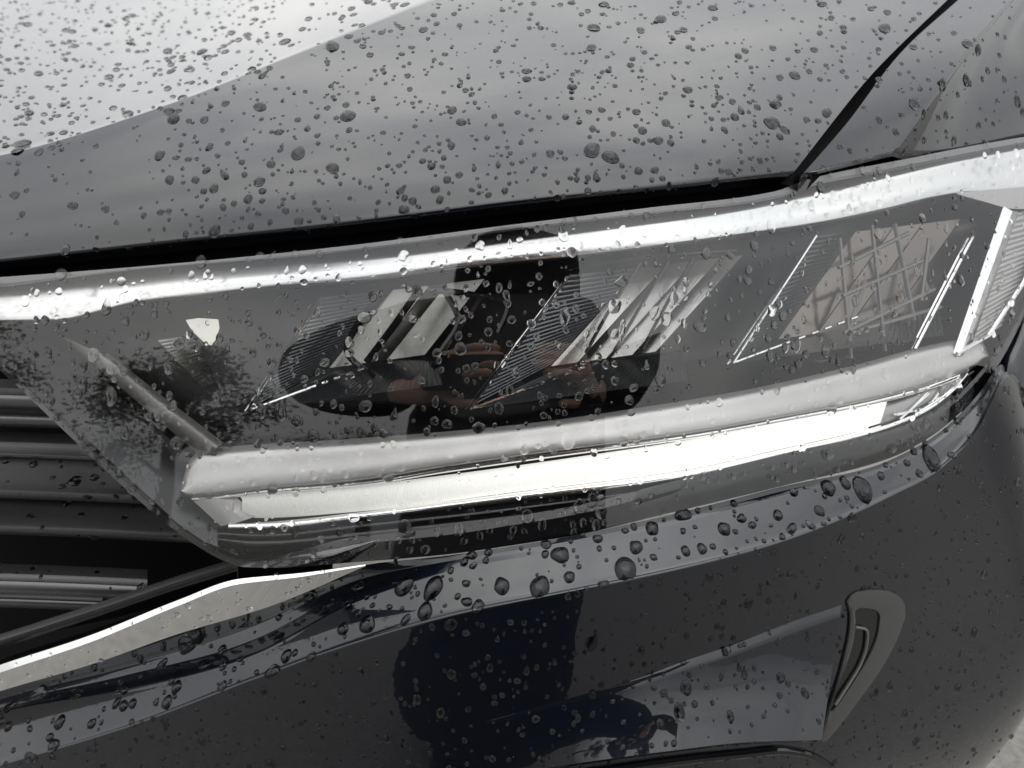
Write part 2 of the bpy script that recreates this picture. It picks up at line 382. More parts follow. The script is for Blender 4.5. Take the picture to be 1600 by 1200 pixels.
# side of the car: the skin turns the corner and runs back to the wheel arch
dz_ = np.clip(1 - np.arange(len(rows)) / 14., 0, 1)[:, None, None] * np.array([0, 0, 1.])
side = rows[:, -1:, :] + np.array([[[.034, .040, 0]]]) - .040 * dz_; side2 = rows[:, -1:, :] + np.array([[[.085, .13, 0]]]) - .09 * dz_; side3 = rows[:, -1:, :] + np.array([[[.10, .32, 0]]]) - .10 * dz_
rows = np.concatenate([rows, side, side2, side3], 1)
G = spline_axis0(rows, [3, 2, 2, 3, 2, 2, 3, 2, 2, 4, 5, 3, 3, 6, 8, 8, 8]); G = spline_axis0(np.swapaxes(G, 0, 1), 12); G = np.swapaxes(G, 0, 1)
bumper = child(MB().grid(G), 'bumper', PAINT, face_cam=True, sharp=60); PANELS['bumper'] = bumper

# ------------------------------------------------------------------ headlamp (a part of the car; its pieces are sub-parts)
lens_bot = curve([(-250, 380 + 60), (-120, 470), (0, 578), (100, 673), (200, 767), (300, 848), (345, 874), (380, 886), (420, 887), (560, 878), (700, 866), (800, 852), (900, 836), (1040, 803), (1232, 757), (1390, 716), (1450, 685), (1495, 650), (1535, 606), (1565, 562), (1600, 495), (1640, 410), (1700, 300), (1750, 240)])
xs = np.concatenate([np.linspace(-245, 340, 60), np.linspace(345, 1400, 90), np.linspace(1410, 1740, 50)])
def lens_grid(o, n=40, pad=0):
    return np.array([[LN(x, lens_top(x) + pad + (lens_bot(x) - lens_top(x) - 2 * pad) * t, o) for x in xs] for t in np.linspace(0, 1, n)])
# back shell of the lamp: the part all pieces hang on
G = lens_grid(.095, 16)
top = np.array([LN(x, lens_top(x), .004) for x in xs]); bot = np.array([LN(x, lens_bot(x), .004) for x in xs])
lamp = child(MB().grid(np.concatenate([[top], G, [bot]])), 'headlamp', DARK_BEZEL, face_cam=True)
tag(lamp)
def sub(mb, name, m, **k): return child(mb, name, m, lamp, **k)
def fix(o):
    o.matrix_parent_inverse = Matrix.Identity(4); return o
def sub(mb, name, m, **k):
    o = mb.build(name, m, None, **k); o.parent = lamp; return o
lens = sub(MB().grid(lens_grid(0.)), 'clear_cover', LENS, face_cam=True); PANELS['lens'] = lens
# black printed border of the cover
def border(side, wd, o1=.0018):
    f = lens_top if side == 't' else lens_bot; s = 1 if side == 't' else -1
    R = []
    for t in (0, .35, .7, 1): R.append([LN(x, f(x) + s * wd(x) * t, o1 + .003 * (t > .9)) for x in xs])
    R.append([LN(x, f(x) + s * (wd(x) + .5), .02) for x in xs])
    return R
sub(MB().grid(border('b', curve([(-250, 10), (0, 14), (200, 16), (330, 14), (380, 13), (560, 40), (900, 46), (1232, 50), (1390, 44), (1500, 32), (1565, 26), (1640, 14), (1750, 6)]))), 'lower_border', GLOSS_BLACK, face_cam=True)
sub(MB().grid(border('t', curve([(-250, 12), (0, 15), (105, 9), (245, 4), (560, 9), (835, 9), (1080, 10), (1285, 12), (1400, 14), (1600, 12), (1750, 4)]))), 'upper_border', SATIN_BLACK, face_cam=True)

def band(top, bot, x0, x1, n, prof):
    """a moulded strip: prof = list of (fraction top->bottom, depth behind the cover)"""
    X = np.linspace(x0, x1, n); A = np.array([[LN(x, top(x) + (bot(x) - top(x)) * f, d) for x in X] for f, d in prof])
    return spline_axis0(A, 4)
t1 = curve([(-250, 462), (0, 444), (105, 426), (245, 412), (385, 402), (560, 391), (700, 380), (835, 362), (1080, 331), (1180, 315), (1285, 297), (1390, 270), (1495, 245), (1600, 226), (1740, 210)])
b1 = curve([(-250, 515), (0, 502), (98, 500), (147, 489), (210, 473), (315, 460), (455, 445), (560, 438), (716, 418), (870, 403), (1040, 382), (1180, 363), (1285, 347), (1390, 325), (1460, 308), (1520, 300), (1568, 300), (1740, 285)])
tilt = curve([(-250, .0046), (100, .0042), (300, .0030), (700, .0020), (1000, .0012), (1300, .0008), (1500, .0004), (1740, .0004)])
Xs = np.linspace(-245, 1735, 150)
A = np.array([[LN(x, t1(x) + (b1(x) - t1(x)) * f, .0125 + d + tilt(x) * (1 - f)) for x in Xs] for f, d in [(-.04, .02), (0, .0016), (.06, .0004), (.5, -.0002), (.93, .0001), (.975, .0004), (1.0, .0014), (1.03, .01), (1.02, .05)]])
sub(MB().grid(spline_axis0(A, 4)), 'upper_trim_strip', WHITE_TRIM, face_cam=True)
t2 = curve([(283, 765), (290, 738), (300, 720), (311, 711), (343, 706), (560, 691), (800, 669), (1080, 629), (1155, 616), (1320, 580), (1491, 537), (1530, 532), (1541, 545), (1545, 555)])
b2 = curve([(283, 767), (290, 773), (297, 775), (420, 763), (560, 751), (695, 730), (870, 705), (1080, 677), (1215, 653), (1390, 618), (1500, 583), (1523, 572), (1538, 560), (1545, 557)])
Xn = np.unique(np.concatenate([np.linspace(283, 345, 24), np.linspace(345, 1480, 110), np.linspace(1480, 1545, 22)]))
A = np.array([[LN(x, t2(x) + (b2(x) - t2(x)) * f, d) for x in Xn] for f, d in [(0, .05), (0, .0185), (.06, .0163), (.45, .0124), (.80, .0097), (.95, .0097), (1.0, .0122), (1.0, .03)]])
sub(MB().grid(spline_axis0(A, 4)), 'lower_trim_strip', SATIN_SILVER, face_cam=True)
# thin chrome fillet between the strip and the light
t3 = lambda x: b2(x) + .5; b3 = lambda x: b2(x) + 9
sub(MB().grid(band(t3, b3, 300, 1500, 100, [(0, .016), (.3, .0125), (.7, .0125), (1, .016)])), 'chrome_fillet', CHROME, face_cam=True)
# daytime running light: light guide with its dim end, lip and end prism
tl = curve([(371, 773), (560, 760), (695, 744), (905, 715), (1080, 688), (1215, 659), (1386, 627)])
blw = curve([(371, 800), (402, 808), (560, 798), (800, 768), (1080, 731), (1215, 701), (1355, 669), (1386, 660)])
def guide(x0, x1, n):
    X = np.linspace(x0, x1, n)
    return spline_axis0(np.array([[LN(x - (10 * f if x > 1360 else 0) + (30 * f if x < 375 else 0), tl(x) + (blw(x) - tl(x)) * f, d) for x in X] for f, d in [(0, .03), (0, .018), (.15, .0135), (.5, .0115), (.85, .0125), (1, .017), (1, .03)]]), 3)
lt = LIGHT.node_tree; lb = lt.nodes['Principled BSDF']
lc = lt.nodes.new('ShaderNodeTexCoord'); lx = lt.nodes.new('ShaderNodeSeparateXYZ'); lm = lt.nodes.new('ShaderNodeMapRange'); lm.interpolation_type = 'SMOOTHSTEP'
lt.links.new(lc.outputs['Object'], lx.inputs[0]); lt.links.new(lx.outputs['X'], lm.inputs[0]); lt.links.new(lm.outputs[0], lb.inputs['Emission Strength'])
for k_, v_ in ((1, -.16), (2, .03), (3, .16), (4, .62)): lm.inputs[k_].default_value = v_
lw = lt.nodes.new('ShaderNodeTexWave'); lw.wave_type = 'BANDS'; lw.bands_direction = 'X'; lw.inputs['Scale'].default_value = 300
bp_ = lt.nodes.new('ShaderNodeBump'); bp_.inputs['Strength'].default_value = .5; bp_.inputs['Distance'].default_value = .0006
lt.links.new(lc.outputs['Object'], lw.inputs['Vector']); lt.links.new(lw.outputs['Fac'], bp_.inputs['Height']); lt.links.new(bp_.outputs[0], lb.inputs['Normal'])
lg = sub(MB().grid(guide(371, 1386, 140)), 'light_guide', LIGHT, face_cam=True)
mb = MB()
for k in range(120):
    x = 560 + k * 5.6
    mb.tube([LN(x - 3 * f, tl(x) + (blw(x) - tl(x)) * f, .0122 if f > .15 else .0136) for f in (.1, .3, .5)], .00022, 4)
sub(mb, 'light_teeth', LIGHT)
t4 = lambda x: blw(min(max(x, 371), 1386)) + (max(0, 1386 - x) * 0) + 3
lipt = curve([(357, 818), (420, 816), (560, 802), (800, 772), (1080, 735), (1215, 705), (1355, 672), (1430, 645), (1490, 606), (1512, 580)])
lipb = curve([(357, 827), (420, 827), (560, 812), (800, 785), (1080, 748), (1215, 717), (1355, 683), (1430, 656), (1490, 616), (1514, 588)])
sub(MB().grid(band(lipt, lipb, 357, 1512, 120, [(-.1, .03), (0, .013), (.25, .009), (.7, .0085), (1, .012), (1.1, .03)])), 'light_lip', CHROME, face_cam=True)
# clear end block to the right of the light
te = curve([(1374, 632), (1384, 630), (1450, 606), (1509, 584), (1524, 577)]); be = curve([(1370, 667), (1374, 666), (1430, 643), (1480, 612), (1524, 580)])
sub(MB().grid(band(te, be, 1376, 1522, 26, [(0, .022), (.2, .016), (.8, .014), (1, .02)])), 'light_end_block', END_BLOCK, face_cam=True)
mb = MB()
for (x0, y0, x1, y1) in ((1405, 655, 1450, 615), (1450, 640, 1470, 606), (1462, 636, 1486, 600), (1480, 620, 1500, 592), (1395, 648, 1440, 640), (1440, 640, 1490, 606)):
    mb.tube([LN(x0 + (x1 - x0) * t, y0 + (y1 - y0) * t, .0125) for t in np.linspace(0, 1, 6)], .0011, 6)
sub(mb, 'end_prism', CHROME)
# left angled end of the light
sub(MB().grid(spline_axis0(np.array([[LN(297, 778, .013), LN(345, 822, .013)], [LN(330, 777, .012), LN(372, 816, .012)], [LN(368, 776, .016), LN(402, 806, .016)]]), 5)), 'light_end_plate', SATIN_SILVER, face_cam=True)
# dark skirt below
tsk = lambda x: lipb(min(max(x, 357), 1514)); sk = curve([(345, 852), (400, 862), (560, 850), (800, 825), (1040, 778), (1232, 730), (1390, 690), (1460, 660), (1512, 610)])
sub(MB().grid(band(tsk, sk, 340, 1512, 100, [(0, .014), (.3, .010), (.35, .013), (.65, .010), (.7, .013), (1, .008)])), 'lower_skirt', GLOSS_BLACK, face_cam=True)

# ---- interior: floor and dark walls
fl_t = lambda x: b1(x) + (t2(min(max(x, 345), 1490)) - b1(x)) * .86
inn = [[LN(x, b1(x) - 4, .03) for x in np.linspace(-200, 1560, 80)], [LN(x, b1(x) + 6, .085) for x in np.linspace(-200, 1560, 80)]]
sub(MB().grid(inn), 'upper_inner_wall', DARK_BEZEL, face_cam=True)
X = np.linspace(340, 1500, 80)
sub(MB().grid([[LN(x, t2(x) + 4, .022) for x in X], [LN(x, t2(x) - 14, .032) for x in X], [LN(x, t2(x) - 52 + 14 * math.sin(x * .01), .085) for x in X]]), 'inner_floor', GLOSS_BLACK, face_cam=True)

def patch(a, b, c, d, da, db, dc, dd, nu, nv, ribs=0, amp=.0009, along='u'):
    """bilinear wall between four traced corners a(top left) b(top right) c(bottom right) d(bottom left); ribs = moulded flutes"""
    G = []
    for i in range(nv + 1):
        v = i / nv; row = []
        for j in range(nu + 1):
            u = j / nu
            w4 = ((1 - v) * (1 - u), (1 - v) * u, v * u, v * (1 - u))
            p = LN(*[sum(wi * q[m] for wi, q in zip(w4, (a, b, c, d))) for m in (0, 1)], sum(wi * q for wi, q in zip(w4, (da, db, dc, dd))))
            if ribs:
                ph = (v if along == 'u' else u) * ribs
                p = p - FWD * amp * abs(math.sin(math.pi * ph))
            row.append(p)
        G.append(row)
    return G
def edge_line(mb, p, q, d, r=.0008, n=8): mb.tube([LN(p[0] + (q[0] - p[0]) * t, p[1] + (q[1] - p[1]) * t, d) for t in np.linspace(0, 1, n)], r, 6)
def module(et, eb, wid, fl, bot_r, strips, m_strip, ribs=24):
    """one reflector bowl: fluted side wall right of its bright edge, slanted mirror strips, fluted floor"""
    mb = MB()
    rt = (et[0] + fl, et[1] - fl * .10); rb = (eb[0] + fl * 1.15, eb[1] - fl * .62)
    mb.grid(patch(et, rt, rb, eb, .026, .050, .062, .024, 6, ribs * 5, ribs))
    # floor
    fr = (eb[0] + wid, eb[1] - wid * .13); frb = bot_r
    mb.grid(patch((rb[0] + 6, rb[1] + 6), (fr[0] - 10, fr[1] - 48), fr, eb, .062, .064, .022, .022, int(ribs * 7), 6, int(ribs * 1.4), .0007, 'v'))
    o = sub(mb, 'reflector', MIRROR_DARK, face_cam=True, sharp=25)
    mb = MB(); x0t, x0b = rt, rb
    for wdt, dep in strips:
        x1t = (x0t[0] + wdt, x0t[1] - wdt * .12); x1b = (x0b[0] + wdt * 1.02, x0b[1] - wdt * .14)
        a0 = (x0t[0] + 2, x0t[1]); d0 = (x0b[0] + 2, x0b[1])
        mb.grid(patch(a0, x1t, x1b, d0, .052 + dep, .046 + dep, .060 + dep, .066 + dep, 5, 6))
        x0t, x0b = x1t, x1b
    sub(mb, 'reflector_facets', m_strip, face_cam=True, smooth=False)
    mb = MB(); edge_line(mb, et, eb, .0235, .0010); edge_line(mb, (et[0] - 3, et[1] + 1), (eb[0] - 9, eb[1] + 2), .025, .0007)
    mid = (eb[0] + wid * .62, eb[1] - wid * .23)
    k = 0
    for t0 in np.arange(0, 1, .05):
        if t0 < .5 or k % 2 == 0:
            edge_line(mb, (eb[0] + (mid[0] - eb[0]) * t0, eb[1] + (mid[1] - eb[1]) * t0), (eb[0] + (mid[0] - eb[0]) * (t0 + .048), eb[1] + (mid[1] - eb[1]) * (t0 + .048)), .0235, .0008, 3)
        k += 1
    sub(mb, 'reflector_rim', CHROME)
module((504, 464), (392, 640), 300, 105, None, [(62, 0), (26, .006), (60, 0)], MIRROR)
module((891, 429), (735, 639), 340, 108, None, [(42, 0), (44, .004), (40, .002), (36, .006)], MIRROR)
module((1275, 368), (1145, 567), 330, 60, None, [(60, 0), (46, .004), (60, .0), (50, .006)], MIRROR_WARM)
mb = MB()
for path in (((655, 452), (618, 505), (572, 566)), ((668, 452), (745, 462), (792, 476), (778, 520)), ((696, 456), (716, 502), (690, 548)), ((610, 450), (560, 505), (542, 548), (585, 590)), ((752, 466), (716, 515), (676, 575))):
    mb.tube([LN(x, y, .028) for x, y in spline_axis0(np.array(path, float), 5)], .0019, 6)
sub(mb, 'reflector_frame', GLOSS_BLACK)
mb = MB()
for path in (((1001, 410), (955, 480), (915, 552)), ((1044, 408), (1000, 480), (960, 548)), ((1082, 404), (1040, 478), (1003, 546)), ((880, 424), (960, 408), (1080, 396), (1150, 392))):
    mb.tube([LN(x, y, .034) for x, y in spline_axis0(np.array(path, float), 5)], .0011, 6)
sub(mb, 'reflector_frame', GLOSS_BLACK)
# small left bowl with flutes, and a pale plate imitating a reflection in it
o = sub(MB().grid(patch((245, 530), (300, 522), (336, 590), (318, 606), .03, .045, .05, .03, 8, 100, 16)), 'side_reflector', MIRROR, face_cam=True, sharp=25)
pts = [(290, 500), (310, 497), (341, 499), (343, 512), (338, 530), (330, 540), (318, 534), (300, 517)]
sub(MB().prism([LN(x, y, .03) for x, y in pts], [LN(x, y, .036) for x, y in pts]), 'pale_reflection', AMBER, smooth=False)
# diagonal divider at the left
sub(MB().grid(spline_axis0(np.array([[LN(88, 520, .03), LN(200, 615, .026), LN(311, 711, .022)], [LN(104, 528, .018), LN(215, 622, .016), LN(326, 708, .015)], [LN(160, 553, .018), LN(250, 626, .016), LN(342, 697, .015)], [LN(168, 551, .03), LN(258, 622, .026), LN(350, 692, .022)]]), 6)), 'inner_divider', GREY_BAR, face_cam=True)
# dark wall between divider and diagonal edge of the lamp
sub(MB().grid(spline_axis0(np.array([[LN(-150, 452, .03), LN(-20, 545, .012), LN(140, 690, .010), LN(300, 838, .010), LN(372, 868, .01)], [LN(-60, 470, .055), LN(100, 548, .045), LN(210, 640, .04), LN(318, 730, .036), LN(380, 800, .03)]]), 8)), 'inner_side_wall', DARK_BEZEL, face_cam=True)
# dark dividers standing between the reflector bowls
for (a, b, c, d) in (((560, 440), (880, 410), (735, 655), (600, 640)), ((1150, 380), (1270, 362), (1140, 580), (1085, 592))):
    pass
# added bars imitating the lines of a reflection in the right bowl
mb = MB()
for (x0, y0, x1, y1) in ((1312, 372, 1330, 560), (1316, 462, 1440, 408), (1318, 520, 1460, 452), (1362, 352, 1384, 560), (1310, 418, 1420, 364), (1398, 350, 1428, 500), (1325, 520, 1352, 440), (1330, 520, 1470, 480), (1452, 372, 1440, 470)):
    edge_line(mb, (x0, y0), (x1, y1), .034, .0014)
sub(mb, 'mirrored_lines', GREY_BAR)
mb = MB(); edge_line(mb, (1520, 370), (1430, 545), .022, .0009); edge_line(mb, (1512, 372), (1424, 545), .024, .0007); edge_line(mb, (1492, 300), (1568, 322), .016, .0012)
sub(mb, 'cover_seam', CHROME)
# ribbed side marker on the right: frame and slanted ribs
mb = MB()
mb.grid(patch((1568, 322), (1582, 330), (1500, 556), (1489, 552), .014, .010, .010, .014, 3, 10))
mb.grid(patch((1582, 330), (1592, 331), (1512, 556), (1500, 556), .010, .016, .016, .010, 3, 10))
sub(mb, 'marker_frame', WHITE_TRIM, face_cam=True)
mb = MB(); mb.grid(patch((1590, 331), (1650, 320), (1562, 512), (1508, 552), .018, .020, .020, .018, 4, 130, 24, .0016))
sub(mb, 'marker_ribs', SATIN_SILVER, face_cam=True, sharp=20)
mb = MB(); edge_line(mb, (1600, 440), (1544, 525), .011, .0014); edge_line(mb, (1650, 320), (1600, 440), .011, .0014); edge_line(mb, (1544, 525), (1495, 553), .011, .0014)
sub(mb, 'marker_edge', CHROME)
# satin corner panel above the marker
sub(MB().grid(patch((1491, 301), (1740, 280), (1740, 330), (1575, 326), .012, .012, .0138, .0138, 10, 4)), 'corner_panel', SATIN_SILVER, face_cam=True)
sub(MB().grid(patch((1650, 322), (1740, 300), (1600, 560), (1552, 545), .012, .012, .016, .016, 10, 8)), 'outer_corner_panel', DARK_BEZEL, face_cam=True)

# ------------------------------------------------------------------ grille and chrome strip, lower left
grille = child(MB().grid([[at_y(x, y, .16) for x in (-420, -100, 300, 520)] for y in (560, 800, 1000, 1250)]), 'grille', CAVITY, face_cam=True)
def gsub(mb, name, m, **k):
    o = mb.build(name, m, None, **k); o.parent = grille; return o
def slat(yt, yb, x1, d0, lip=.3, curve_=8):
    """one moulded slat: upper face sloping back, rounded lip, underside"""
    X = np.linspace(-260, x1, 22); R = []
    for f, dd in ((-.05, .05), (0, .022), (.35, .0135), (1 - lip, .0035), (1 - lip * .65, 0), (1 - lip * .25, .0012), (1, .006), (1.02, .03)):
        R.append([at_y(x, yt + (yb - yt) * f + curve_ * ((x + 0) / 300.) ** 2 * .6 + .028 * x, CAM[1] + d0 - .055 + dd * (1.45 * (min(65, yb - yt) / 65.) ** 1.35 if dd < .03 else 1) + .00003 * (300 - x)) for x in X])
    return MB().grid(spline_axis0(np.array(R), 3))
SLATS = []
for a in ((606, 634, 70, .535, .6), (636, 662, 95, .54, .5), (690, 714, 150, .54, .3), (712, 777, 232, .515, .25), (783, 833, 318, .52, .33), (896, 926, 230, .52, .6), (928, 944, 160, .525, .5)):
    SLATS.append(gsub(slat(a[0], a[1], a[2], a[3], a[4]), 'grille_slat', SATIN_BLACK, face_cam=True))
for i_ in (3, 4, 5): PANELS['slat%d' % i_] = SLATS[i_]
# slanting frame of the grille
fp = [(-250, 1075), (0, 1000), (150, 952), (290, 905), (372, 880)]
mb = MB(); R = []
for o, dd in ((-9, .02), (-7, .008), (0, .002), (6, .004), (9, .02)):
    R.append([at_y(x, y + o, CAM[1] + .437 + dd) for x, y in fp])
R = spline_axis0(np.array(R), 3); R = np.swapaxes(spline_axis0(np.swapaxes(R, 0, 1), 8), 0, 1)
gsub(MB().grid(R), 'grille_frame', SATIN_BLACK, face_cam=True)
R = [[at_y(x, y + 8, CAM[1] + .443) for x, y in fp], [at_y(x, y + 30, CAM[1] + .455) for x, y in fp], [at_y(x, y + 62, CAM[1] + .45) for x, y in fp]]
gsub(MB().grid(np.swapaxes(spline_axis0(np.swapaxes(np.array(R), 0, 1), 8), 0, 1)), 'grille_channel', GLOSS_BLACK, face_cam=True)
# chrome strip
c1 = curve([(-250, 1130), (0, 1039), (140, 993), (280, 937), (371, 905), (420, 900), (465, 896), (530, 888), (571, 882)])
c2 = curve([(-250, 1140), (0, 1051), (140, 1004), (280, 946), (371, 913), (420, 907), (465, 902), (530, 891), (571, 884)])
c3 = curve([(-250, 1168), (0, 1080), (140, 1039), (280, 990), (420, 948), (500, 916), (540, 898), (571, 884.5)])
X = np.linspace(-250, 571, 60); tap = lambda x: min(1, max(.02, (571 - x) / 120.))
def chp(y, dd): return [at_y(x, y(x), CAM[1] + .382 + .03 * ((850 - x) / 850.) ** 2 + dd * tap(x)) for x in X]
cm = chp(c2, .0); cm0 = [slope_from(p, x, c1(x), 46) for p, x in zip(cm, X)]; cb = chp(c3, .004); cb2 = chp(c3, .02)
ch = child(MB().grid(np.concatenate([[np.array([p + np.array([0, .004, -.006]) * tap(x) for p, x in zip(cm0, X)])], spline_axis0(np.array([cm0, cm]), 3, True), spline_axis0(np.array([cm, cb]), 6, True), [np.array(cb2)]])), 'chrome_strip', CHROME, face_cam=True, sharp=25)
PANELS['chrome'] = ch


# ------------------------------------------------------------------ intake scoop and slot in the bumper face
bpy.context.view_layer.update()
def bvh_of(o):
    M = np.array(o.matrix_world); n = len(o.data.vertices); co = np.empty(n * 3); o.data.vertices.foreach_get('co', co)
    co = co.reshape(-1, 3) @ M[:3, :3].T + M[:3, 3]
    return BVHTree.FromPolygons([tuple(c) for c in co], [tuple(p.vertices) for p in o.data.polygons])
bt = bvh_of(bumper)
def on_bumper(px, py, o=0.):
    r = Vector(ray(px, py)).normalized(); p, n, i, d = bt.ray_cast(Vector(CAM), r)
    if n.dot(r) > 0: n = -n
    return np.array(p + n * o)
ue = curve([(760, 1120), (880, 1088), (1000, 1054), (1060, 1031), (1150, 1000), (1230, 968), (1316, 938)])
le = curve([(760, 1215), (880, 1196), (1040, 1174), (1180, 1159), (1284, 1156)])
n_ = 44; tt = np.linspace(0, 1, n_)
sm = lambda t: min(1, t / .5) ** 2 * (3 - 2 * min(1, t / .5))
Gs = []
ff = list(np.linspace(0, 1, 14))
for f in ff:
    row = []
    for t in tt:
        xu, xl = 760 + 556 * t, 760 + 524 * t; yu, yl = ue(xu), le(xl)
        L0 = on_bumper(xl, yl); hmax = np.linalg.norm(slope_from(on_bumper(xu, yu), xl, yl, 53) - L0)
        px, py = xu + (xl - xu) * f, yu + (yl - yu) * f; B_ = on_bumper(px, py); dr = CAM - B_; dr /= np.linalg.norm(dr)
        row.append(B_ + dr * (.0002 + (f - .12 * math.sin(math.pi * f)) * hmax * sm(t) if f > 0 else -.002))
    Gs.append(row)
LE = [np.array(p) for p in Gs[-1]]
for dv, bk in (((0, .004, -.006), 1), ((0, .03, -.022), 1), ((0, .05, -.10), 1)): Gs.append([p + np.array(dv) for p in LE])
Gs = np.array(Gs)
end = Gs[:, -1:, :] + np.array([[[.002, .045, 0]]])
scoop = MB().grid(np.concatenate([Gs, end], 1)).build('intake_scoop', PAINT, None, face_cam=True, sharp=50); scoop.parent = bumper; PANELS['scoop'] = scoop
arc = [(800, 1232), (920, 1208), (1040, 1190), (1160, 1177), (1225, 1172), (1262, 1179), (1296, 1198), (1322, 1226), (1338, 1262)]
dle = [float((np.array(p) - CAM) @ FWD) for p in LE]; dme = float(np.median(dle[28:]))
mb = MB(); mb.tube([on_bumper(x, y, .0012) for x, y in spline_axis0(np.array(arc, float), 5)], .0024, 8)
q = mb.build('intake_trim', GLOSS_BLACK, None); q.parent = bumper
outer = [(1322, 940), (1330, 929), (1365, 921), (1393, 925), (1408, 937), (1412, 958), (1402, 990), (1388, 1020), (1348, 1081), (1281, 1157), (1290, 1115), (1303, 1075), (1318, 1020), (1325, 985), (1326, 958)]
inner = [(1332, 953), (1337, 949), (1352, 948), (1366, 952), (1371, 958), (1371, 972), (1367, 995), (1358, 1018), (1338, 1052), (1294, 1110), (1302, 1085), (1314, 1050), (1327, 1012), (1332, 988), (1333, 968)]
def ring(pts, o): return [on_bumper(x, y, o) for x, y in pts]
def densify(pts, n=4):
    P = np.array(pts + pts[:1], float); return [tuple(p) for p in spline_axis0(P, n)[:-1]]
outer, inner = densify(outer), densify(inner)
mid = [((a[0] + b[0]) / 2, (a[1] + b[1]) / 2) for a, b in zip(outer, inner)]
slot = MB().grid([ring(outer, .0002), ring(outer, .0014), ring(mid, .0022), ring(inner, .0018), ring(inner, .0006)], closed=True)  .build('slot_rim', SLOT, None, face_cam=True); slot.parent = bumper
cen = (1340, 1010)
pl = MB(); o_ = ring(inner, .0007); pl.add(o_ + [on_bumper(*cen, .0007)], [(i, (i + 1) % len(o_), len(o_)) for i in range(len(o_))]); q = pl.build('slot_floor', GLOSS_BLACK, None, face_cam=True); q.parent = bumper
mb = MB(); mb.tube([on_bumper(x, y, .002) for x, y in densify([(1333, 977), (1350, 982), (1351, 1000), (1344, 1028), (1320, 1070), (1297, 1104)], 4)[:-4]], .0009, 6)
q = mb.build('slot_vane', GREY_BAR, None); q.parent = bumper

# ------------------------------------------------------------------ what the lamp and paint mirror: the photographer and trees across the street
def skin_obj(name, chains, m, parent, sub_=2, root=0):
    """one continuous skinned surface grown round connected joints; chains = lists of (x, y, z, radius)"""
    V = []; Ed = []; R = []; idx = {}
    def vid(p):
        k = tuple(round(c, 4) for c in p[:3])
        if k not in idx: idx[k] = len(V); V.append(p[:3]); R.append(p[3])
        return idx[k]
    for ch in chains:
        ids = [vid(p) for p in ch]
        Ed += [(a, b) for a, b in zip(ids, ids[1:]) if a != b]
    me = bpy.data.meshes.new(name); me.from_pydata(V, Ed, []); o = bpy.data.objects.new(name, me); COL.objects.link(o)
    md = o.modifiers.new('skin', 'SKIN'); md.use_smooth_shade = True
    for i, r in enumerate(R):
        rr = r if isinstance(r, tuple) else (r, r); me.skin_vertices[0].data[i].radius = rr
    me.skin_vertices[0].data[root].use_root = True
    sb = o.modifiers.new('sub', 'SUBSURF'); sb.levels = sub_; sb.render_levels = sub_
    me.materials.append(m); o.parent = parent
    return o
SKIN = mat('skin', (.70, .42, .30), .45); CLOTH = vary(mat('dark_jacket_cloth', (.012, .012, .014), .9), 300, .85, .95); TROUSER = mat('dark_trousers', (.014, .015, .02), .9); HAIR = mat('dark_hair', (.02, .014, .01), .6); PHONE = mat('phone_glass', (.01, .01, .011), .12); RING = mat('phone_lens_ring', (.35, .35, .36), .3, 1.)
PY = -.69
pers = tag(empty('person', (0, PY, 0)), 'person stooping in a dark hooded coat, holding up a phone, mirrored in the headlamp', 'person')
pers_parts = []
def arm(s):
    sh = (s * .19, PY + .02, 1.15, .062); el = (s * .36, PY + .05, 1.03, .046); wr = (s * .135, -.53, .945, .029)
    return sh, el, wr
ch = [[(0, PY, .70, .10), (0, PY + .01, .86, .09), (0, PY + .02, 1.01, .09), (0, PY + .03, 1.13, .07), (0, PY + .06, 1.20, .055), (0, PY + .10, 1.28, .082), (0, PY + .11, 1.36, .088), (0, PY + .10, 1.42, .06)],
      [(0, PY + .10, 1.28, .082), (0, PY + .17, 1.275, .03)], [(0, PY + .11, 1.36, .088), (0, PY + .205, 1.315, .014)]]
jk = [[(-.06, PY + .03, .05, (.23, .25)), (-.05, PY + .02, .30, (.24, .20)), (-.02, PY, .52, (.24, .17)), (0, PY, .70, (.235, .16)), (0, PY + .01, .87, (.235, .16)), (0, PY + .02, 1.05, (.27, .16)), (0, PY + .03, 1.17, (.20, .12)), (0, PY + .05, 1.23, .12), (0, PY + .085, 1.31, .13), (0, PY + .085, 1.40, .125), (0, PY + .07, 1.46, .08)]]
tr = [[(0, PY, .73, .15), (0, PY, .66, .15)]]
